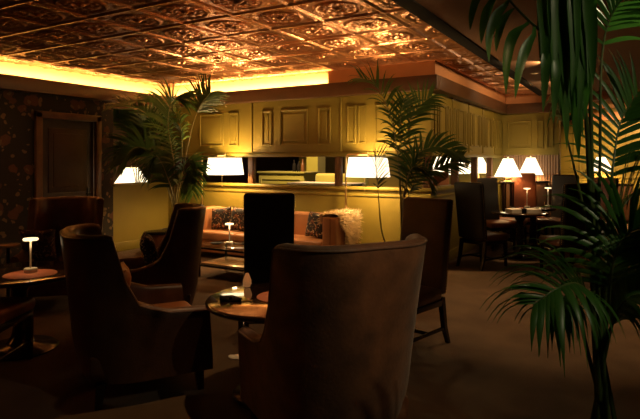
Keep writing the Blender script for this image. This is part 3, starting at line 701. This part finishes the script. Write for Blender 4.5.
# ------------------------------------------------------------------ palms
def frond(parent, pts, n=26, ln=.42, wd=.022, droop=.5, start=.35, fan=.0, seed=0, m='leaf', stem='stem', rad=.010, spread=1.0, mult=1.0):
    n = int(n*mult)
    rnd = random.Random(seed); NP = 60; sp = spline(pts, NP)
    bs = B(); tube(bs, sp, [rad*(1-.8*k/NP) for k in range(NP+1)], 6); st = obj('frond_stem', bs, stem, parent, 60)
    run = sp[-1]-sp[0]; run.z = 0
    S0 = run.normalized().cross(Vector((0, 0, 1))) if run.length > .22 else RV.copy()
    tw = math.radians(rnd.uniform(22, 48))*rnd.choice((-1, 1)); tw = 0 if run.length <= .22 else tw
    bm = B()
    for i in range(n):
        f = start+(1-start)*(i+.5)/n
        for s in (-1, 1):
            k = min(NP-1, max(1, int((f+rnd.uniform(-.006, .006))*NP))); p = sp[k]; T = (sp[min(k+1, NP)]-sp[k-1]).normalized()
            up = Vector((0, 0, 1)); S = (S0-T*S0.dot(T)).normalized(); N = S.cross(T).normalized()
            S = (S*math.cos(tw)+N*math.sin(tw)).normalized(); N = S.cross(T).normalized()
            g = (f-start)/(1-start)
            prof = (.55+.45*math.sin(min(1, g*1.25+.12)*PI*.62))*(1-.45*max(0, g-.75)/.25)
            l = ln*prof*rnd.uniform(.85, 1.12)
            d = (S*s*spread*(1-.35*g)+T*(.45+.5*g+fan)+N*.25+Vector((rnd.uniform(-.1, .1),)*3)).normalized()
            seg = 7; q = p.copy(); L0 = []; w = wd*(.8+.4*rnd.random())*(.6+.4*prof)
            for j in range(seg+1):
                u = j/seg; wdt = w*(math.sin(PI*min(1, .18+u*.82))**.8)*(1-u**4)*.5+.0008
                bn = T-d*T.dot(d); bn = bn.normalized() if bn.length > .1 else N
                bn = (bn + N*.35*s).normalized(); bn = (bn-d*bn.dot(d)).normalized()
                L0.append((bm.verts.new(q-bn*wdt), bm.verts.new(q+bn.cross(d)*wdt*.3), bm.verts.new(q+bn*wdt)))
                q = q+d*l/seg; d = (d+Vector((0, 0, -droop*(.25+u)*.42))).normalized()
            for a, c in zip(L0, L0[1:]):
                bm.faces.new([a[0], a[1], c[1], c[0]]); bm.faces.new([a[1], a[2], c[2], c[1]])
    obj('leaflets', bm, m, st, 60, recalc=False)
def palm(label, base, fronds, pot=(.22, .42), m='leaf', stem='stem', jit=.04, **kw):
    t = thing('potted_palm', label, 'palm', base)
    if pot:
        r, h = pot
        b = B(); lathe(b, [(0, 0), (r*.72, 0), (r*.78, .02), (r, h-.03), (r*1.06, h-.02), (r*1.06, h), (r*.95, h), (r*.9, h-.05), (0, h-.05)], 40); obj('pot', b, 'terracotta', t, 40)
        b = B(); lathe(b, [(0, h-.03), (r*.5, h-.034), (r*.89, h-.048)], 24); obj('soil', b, 'soil', t)
    for k, (d, pts, opt) in enumerate(fronds):
        if isinstance(d, (int, float)): d = [d]*len(pts)
        w = [PX(px, y, dd)-Vector(base) for (px, y), dd in zip(pts, d)]
        z0 = (pot[1]-.05 if pot else 0)
        w = [Vector((random.uniform(-jit, jit), random.uniform(-jit, jit), z0))]+w
        o = dict(kw); o.update(opt); frond(t, w, seed=k*7+len(pts), m=m, stem=stem, **o)
    return t
# slender palm before the partition corner
palm('slender potted palm before the partition corner with a pale stem', W(402, 6.3), [
    (6.3, [(401, 220), (398, 160), (391, 118), (378, 88), (360, 77)], dict(ln=.42, start=.42, n=24)),
    (6.2, [(384, 240), (379, 205), (377.5, 180), (375, 156)], dict(ln=.46, start=.66, n=11, droop=.10, spread=1.5, wd=.030)),
    (6.1, [(404, 220), (407, 180), (416, 156), (434, 147), (458, 152)], dict(ln=.40, start=.42, n=24)),
    (6.5, [(403, 220), (403, 170), (408, 130), (418, 108), (432, 96)], dict(ln=.36, start=.45, n=20)),
    (6.2, [(404, 230), (407, 200), (420, 176), (442, 166), (462, 158)], dict(ln=.36, start=.45, n=22)),
    (6.4, [(402, 220), (400, 170), (400, 125), (404, 98)], dict(ln=.34, start=.5, n=18)),
    (6.0, [(403, 220), (405, 190), (412, 168), (424, 170), (432, 190)], dict(ln=.34, start=.45, n=18)),
], pot=(.20, .40), wd=.027, mult=1.0)
# floor palm in the corner and palm in the planter behind the half wall
palm('tall bushy potted palm on the floor in the corner beside the sofa', W(174, 9.45), [
    (9.1, [(176, 205), (184, 165), (192, 128), (200, 106), (211, 92)], dict(ln=.46, start=.74, n=16, wd=.032, droop=.3)),
    (9.1, [(173, 205), (168, 165), (156, 128), (140, 110), (120, 104)], dict(ln=.60, start=.40, n=26)),
    (8.9, [(174, 205), (174, 165), (168, 125), (172, 102), (184, 100)], dict(ln=.60, start=.40, n=26)),
    (8.9, [(175, 205), (179, 180), (186, 163), (194, 164), (198, 180)], dict(ln=.34, start=.42, n=16)),
    (9.0, [(172, 205), (164, 178), (150, 152), (134, 148), (120, 165)], dict(ln=.60, start=.38, n=26)),
    (8.8, [(174, 205), (170, 185), (160, 160), (154, 158), (148, 180)], dict(ln=.50, start=.38, n=24)),
    (9.2, [(175, 205), (182, 150), (178, 120), (160, 104), (146, 100)], dict(ln=.55, start=.45, n=24)),
    (8.9, [(175, 205), (178, 185), (186, 172), (190, 178), (193, 195)], dict(ln=.40, start=.4, n=18)),
], pot=(.22, .42), wd=.040, rad=.013, mult=1.7)
palm('bushy palm in a planter behind the olive half wall near the door', W(136, 10.35)+Vector((0, 0, .0)), [
    (10.3, [(137, 185), (134, 150), (126, 126), (113, 116), (104, 122)], dict(ln=.55, start=.55, n=22)),
    (10.2, [(138, 185), (140, 145), (148, 122), (160, 115), (174, 122)], dict(ln=.55, start=.52, n=24)),
    (10.1, [(136, 185), (130, 160), (120, 148), (111, 165)], dict(ln=.50, start=.5, n=20)),
    (10.2, [(138, 185), (140, 155), (142, 130), (138, 115)], dict(ln=.55, start=.5, n=22)),
    (10.2, [(139, 185), (146, 160), (158, 140), (170, 145)], dict(ln=.5, start=.5, n=22)),
], pot=(.24, .5), wd=.040, rad=.012, mult=1.7)
# tall foreground palm
FB = W(602, 2.55)
tall = palm('tall leafy palm in the right foreground with drooping fronds', FB, [
    ([2.5, 2.4, 2.3, 2.2, 2.15], [(594, 340), (588, 298), (577, 284), (558, 288), (534, 304)], dict(ln=.34, start=.42, n=20, droop=1.0, wd=.024)),
    ([2.55, 2.5, 2.45, 2.4], [(586, 345), (580, 308), (566, 296), (548, 308)], dict(ln=.30, start=.45, n=14, droop=1.2, wd=.022)),
    ([2.5, 2.4, 2.4, 2.3], [(606, 330), (612, 270), (625, 236), (655, 222)], dict(ln=.40, start=.42, n=22, droop=.8, wd=.026)),
    ([2.5, 2.6, 2.6, 2.7, 2.7], [(602, 320), (607, 240), (612, 175), (620, 125), (638, 92)], dict(ln=.34, start=.60, n=18, droop=.5, wd=.026)),
    ([2.5, 2.5, 2.5, 2.4], [(599, 300), (600, 160), (606, 30), (650, -30)], dict(ln=.30, start=.72, n=14, droop=.5, wd=.03)),
    ([2.6, 2.6, 2.6, 2.6, 2.6], [(597, 320), (588, 235), (576, 175), (565, 130), (556, 95)], dict(ln=.22, start=.84, n=8, droop=1.4, wd=.028)),
    ([2.5, 2.5, 2.6, 2.7], [(604, 330), (610, 250), (624, 205), (655, 178)], dict(ln=.40, start=.45, n=20, droop=.5, wd=.026)),
    ([2.5, 2.5, 2.45, 2.4], [(606, 350), (616, 315), (632, 296), (660, 296)], dict(ln=.42, start=.4, n=22, droop=.9, wd=.026)),
], pot=(.20, .24), m='leaf_fore', stem='stemdark', rad=.012, jit=.10)

def hanging_frond(parent, path, blades, seed=1):
    base = parent.location; rnd = random.Random(seed)
    sp = spline([PX(x, y, d)-base for x, y, d in path], 60)
    b = B(); tube(b, sp, [.014*(1-.7*k/60) for k in range(61)], 6); st = obj('frond_stem', b, 'stemdark', parent, 60)
    bm = B()
    for pts, w in blades:
        q = spline([PX(x, y, d)-base for x, y, d in pts], 12)
        q[0] = min(sp, key=lambda p: (p-q[0]).length)              # every blade grows out of the stem
        rows = []; tw = rnd.uniform(-.5, .5)
        for k, p in enumerate(q):
            u = k/12; T = (q[min(k+1, 12)]-q[max(k-1, 0)]).normalized()
            S = (RV+FV*tw); S = (S-T*S.dot(T)).normalized(); N = S.cross(T)
            hw = w/2*(min(1, .25+u*2.2))*(1-u**3.2)+.0006
            rows.append((bm.verts.new(p-S*hw), bm.verts.new(p+N*hw*.35), bm.verts.new(p+S*hw)))
        for r0, r1 in zip(rows, rows[1:]):
            bm.faces.new([r0[0], r0[1], r1[1], r1[0]]); bm.faces.new([r0[1], r0[2], r1[2], r1[1]])
    obj('leaflets', bm, 'leaf_fore', st, 60, recalc=False)
P1 = [(600, 400, 2.5), (594, 320, 2.5), (590, 200, 2.5), (584, 100, 2.45), (568, 50, 2.4), (545, 34, 2.35), (522, 14, 2.3), (488, -24, 2.25)]
D = 2.3
hanging_frond(tall, P1, [
    ([(530, 22, D), (514, 34, D-.05), (507, 60, D-.07), (506, 95, D-.07)], .046), ([(537, 30, D), (526, 48, D-.05), (519, 71, D-.07), (515, 99, D-.07)], .044),
    ([(548, 36, D+.05), (546, 60, D), (545, 82, D), (543, 113, D)], .042), ([(553, 40, D+.05), (556, 70, D), (555, 95, D), (553, 124, D)], .044),
    ([(510, 0, D), (496, 16, D-.05), (489, 38, D-.07), (489, 62, D-.07)], .042), ([(500, -12, D), (488, 8, D-.05), (483, 26, D-.06), (481, 44, D-.06)], .038),
    ([(516, 6, D), (504, 18, D-.04), (498, 36, D-.05), (496, 52, D-.05)], .036), ([(560, 45, D+.1), (563, 80, D+.05), (566, 115, D+.05), (567, 150, D+.05)], .05),
    ([(570, 55, D+.1), (574, 90, D+.08), (577, 125, D+.08), (579, 160, D+.08)], .05), ([(492, -20, D), (478, -4, D), (472, 14, D), (470, 30, D)], .034),
    ([(558, 44, D+.12), (572, 66, D+.12), (580, 100, D+.12), (583, 140, D+.12)], .045)], 3)
P2 = [(602, 400, 2.55), (596, 320, 2.52), (592, 180, 2.5), (589, 50, 2.45), (580, -10, 2.4), (562, -35, 2.35), (538, -40, 2.3)]
rb = random.Random(11); bl = []
for k in range(26):
    x = 543+46*((k*.618) % 1)+rb.uniform(-2, 2); y1 = 60+62*rb.random()*(.5+(x-543)/92)+14; d = 2.3+.14*rb.random()
    bl.append(([(x+4, -34, d+.05), (x, -5, d), (x+rb.uniform(-2, 3), y1*.5, d), (x+rb.uniform(-3, 5), y1, d)], .058))
hanging_frond(tall, P2, bl, 5)

# ------------------------------------------------------------------ fill spots added in the ceilings
WARM = (1, .60, .27)
fill_downlight(-.6, 6.0, 3.0, 105, -.7, 6.0, 0, 66)                                   # added fill on the aisle floor
fill_downlight(-1.1, 8.2, 3.0, 48, -2.63, 8.4, 2.5, 110, WARM)                           # added fill on the partition side face
fill_downlight(-1.1, 10.4, 3.0, 55, -2.6, 10.8, 2.7, 115, WARM); fill_downlight(-1.45, 9.2, 3.0, 130, -1.70, 9.3, .75, 20, WARM)  # added fill on the copper fascia and the dining table
fill_downlight(-5.11, 5.85, 3.0, 75, -5.2, 6.6, .4, 62, WARM)  # added to brighten the sofa seat and coffee table
fill_downlight(-1.4, 3.9, 3.0, 38, -3.2, 7.6, 2.1, 60, WARM)  # added fill on the partition front near its corner
fill_downlight(*L(.75, .9, 3.0), 36, *L(.60, 2.9, 1.0), 26, WARM)                            # added behind the viewpoint to lift the suede chair back
fill_downlight(.7, 3.5, 3.0, 70, *PX(526, 70, 2.3), 24, (1, .88, .5)); fill_downlight(1.2, 2.2, 3.0, 26, *L(1.1, 2.4, 1.2), 60, (1, .85, .5))                   # added to brighten the tall palm
fill_downlight(*L(-.3, 3.75, 3.0), 46, *L(-.70, 3.85, .6), 40, WARM)                    # added fill over the middle table and the chair seat beside it
fill_downlight(-6.43, 5.19, 3.0, 34, -7.2, 6.9, 1.9, 50, WARM)  # added to brighten the corner palms
fill_downlight(-6.9, 3.3, 3.0, 12, -7.6, 4.2, .9, 90, WARM)  # added in place of a lamp beyond the left edge
fill_downlight(.2, 14.4, 3.0, 340, -.1, 16.2, 1.4, 95, (1, .56, .22))  # added to brighten the far wall and floor
fill_downlight(-6.2, 9.2, 2.9, 300, -6.4, 10.4, 1.0, 90, WARM); fill_downlight(-4.9, 8.6, 2.9, 170, -4.9, 9.2, 1.0, 80, WARM)  # added to brighten the lounge behind the openings

# ------------------------------------------------------------------ world, camera, view
w = bpy.data.worlds.new('world'); SC.world = w; w.use_nodes = True
w.node_tree.nodes['Background'].inputs['Color'].default_value = (.02, .014, .01, 1); w.node_tree.nodes['Background'].inputs['Strength'].default_value = .1
cd = bpy.data.cameras.new('camera'); cam = bpy.data.objects.new('camera', cd); C.objects.link(cam); SC.camera = cam
cam.location = (0, 0, EYE); cam.rotation_euler = (PI/2, 0, YAW)
cd.sensor_width = 36; cd.lens = 36*FPX/640; cd.shift_y = -(209.5-HOR)/640; cd.clip_start = .05
SC.view_settings.view_transform = 'Standard'; SC.view_settings.look = 'None'; SC.view_settings.exposure = 0.6; SC.view_settings.gamma = 1.0
SC.view_settings.use_curve_mapping = False
SC.cycles.use_denoising = True; SC.cycles.max_bounces = 8; SC.cycles.sample_clamp_indirect = 4.0
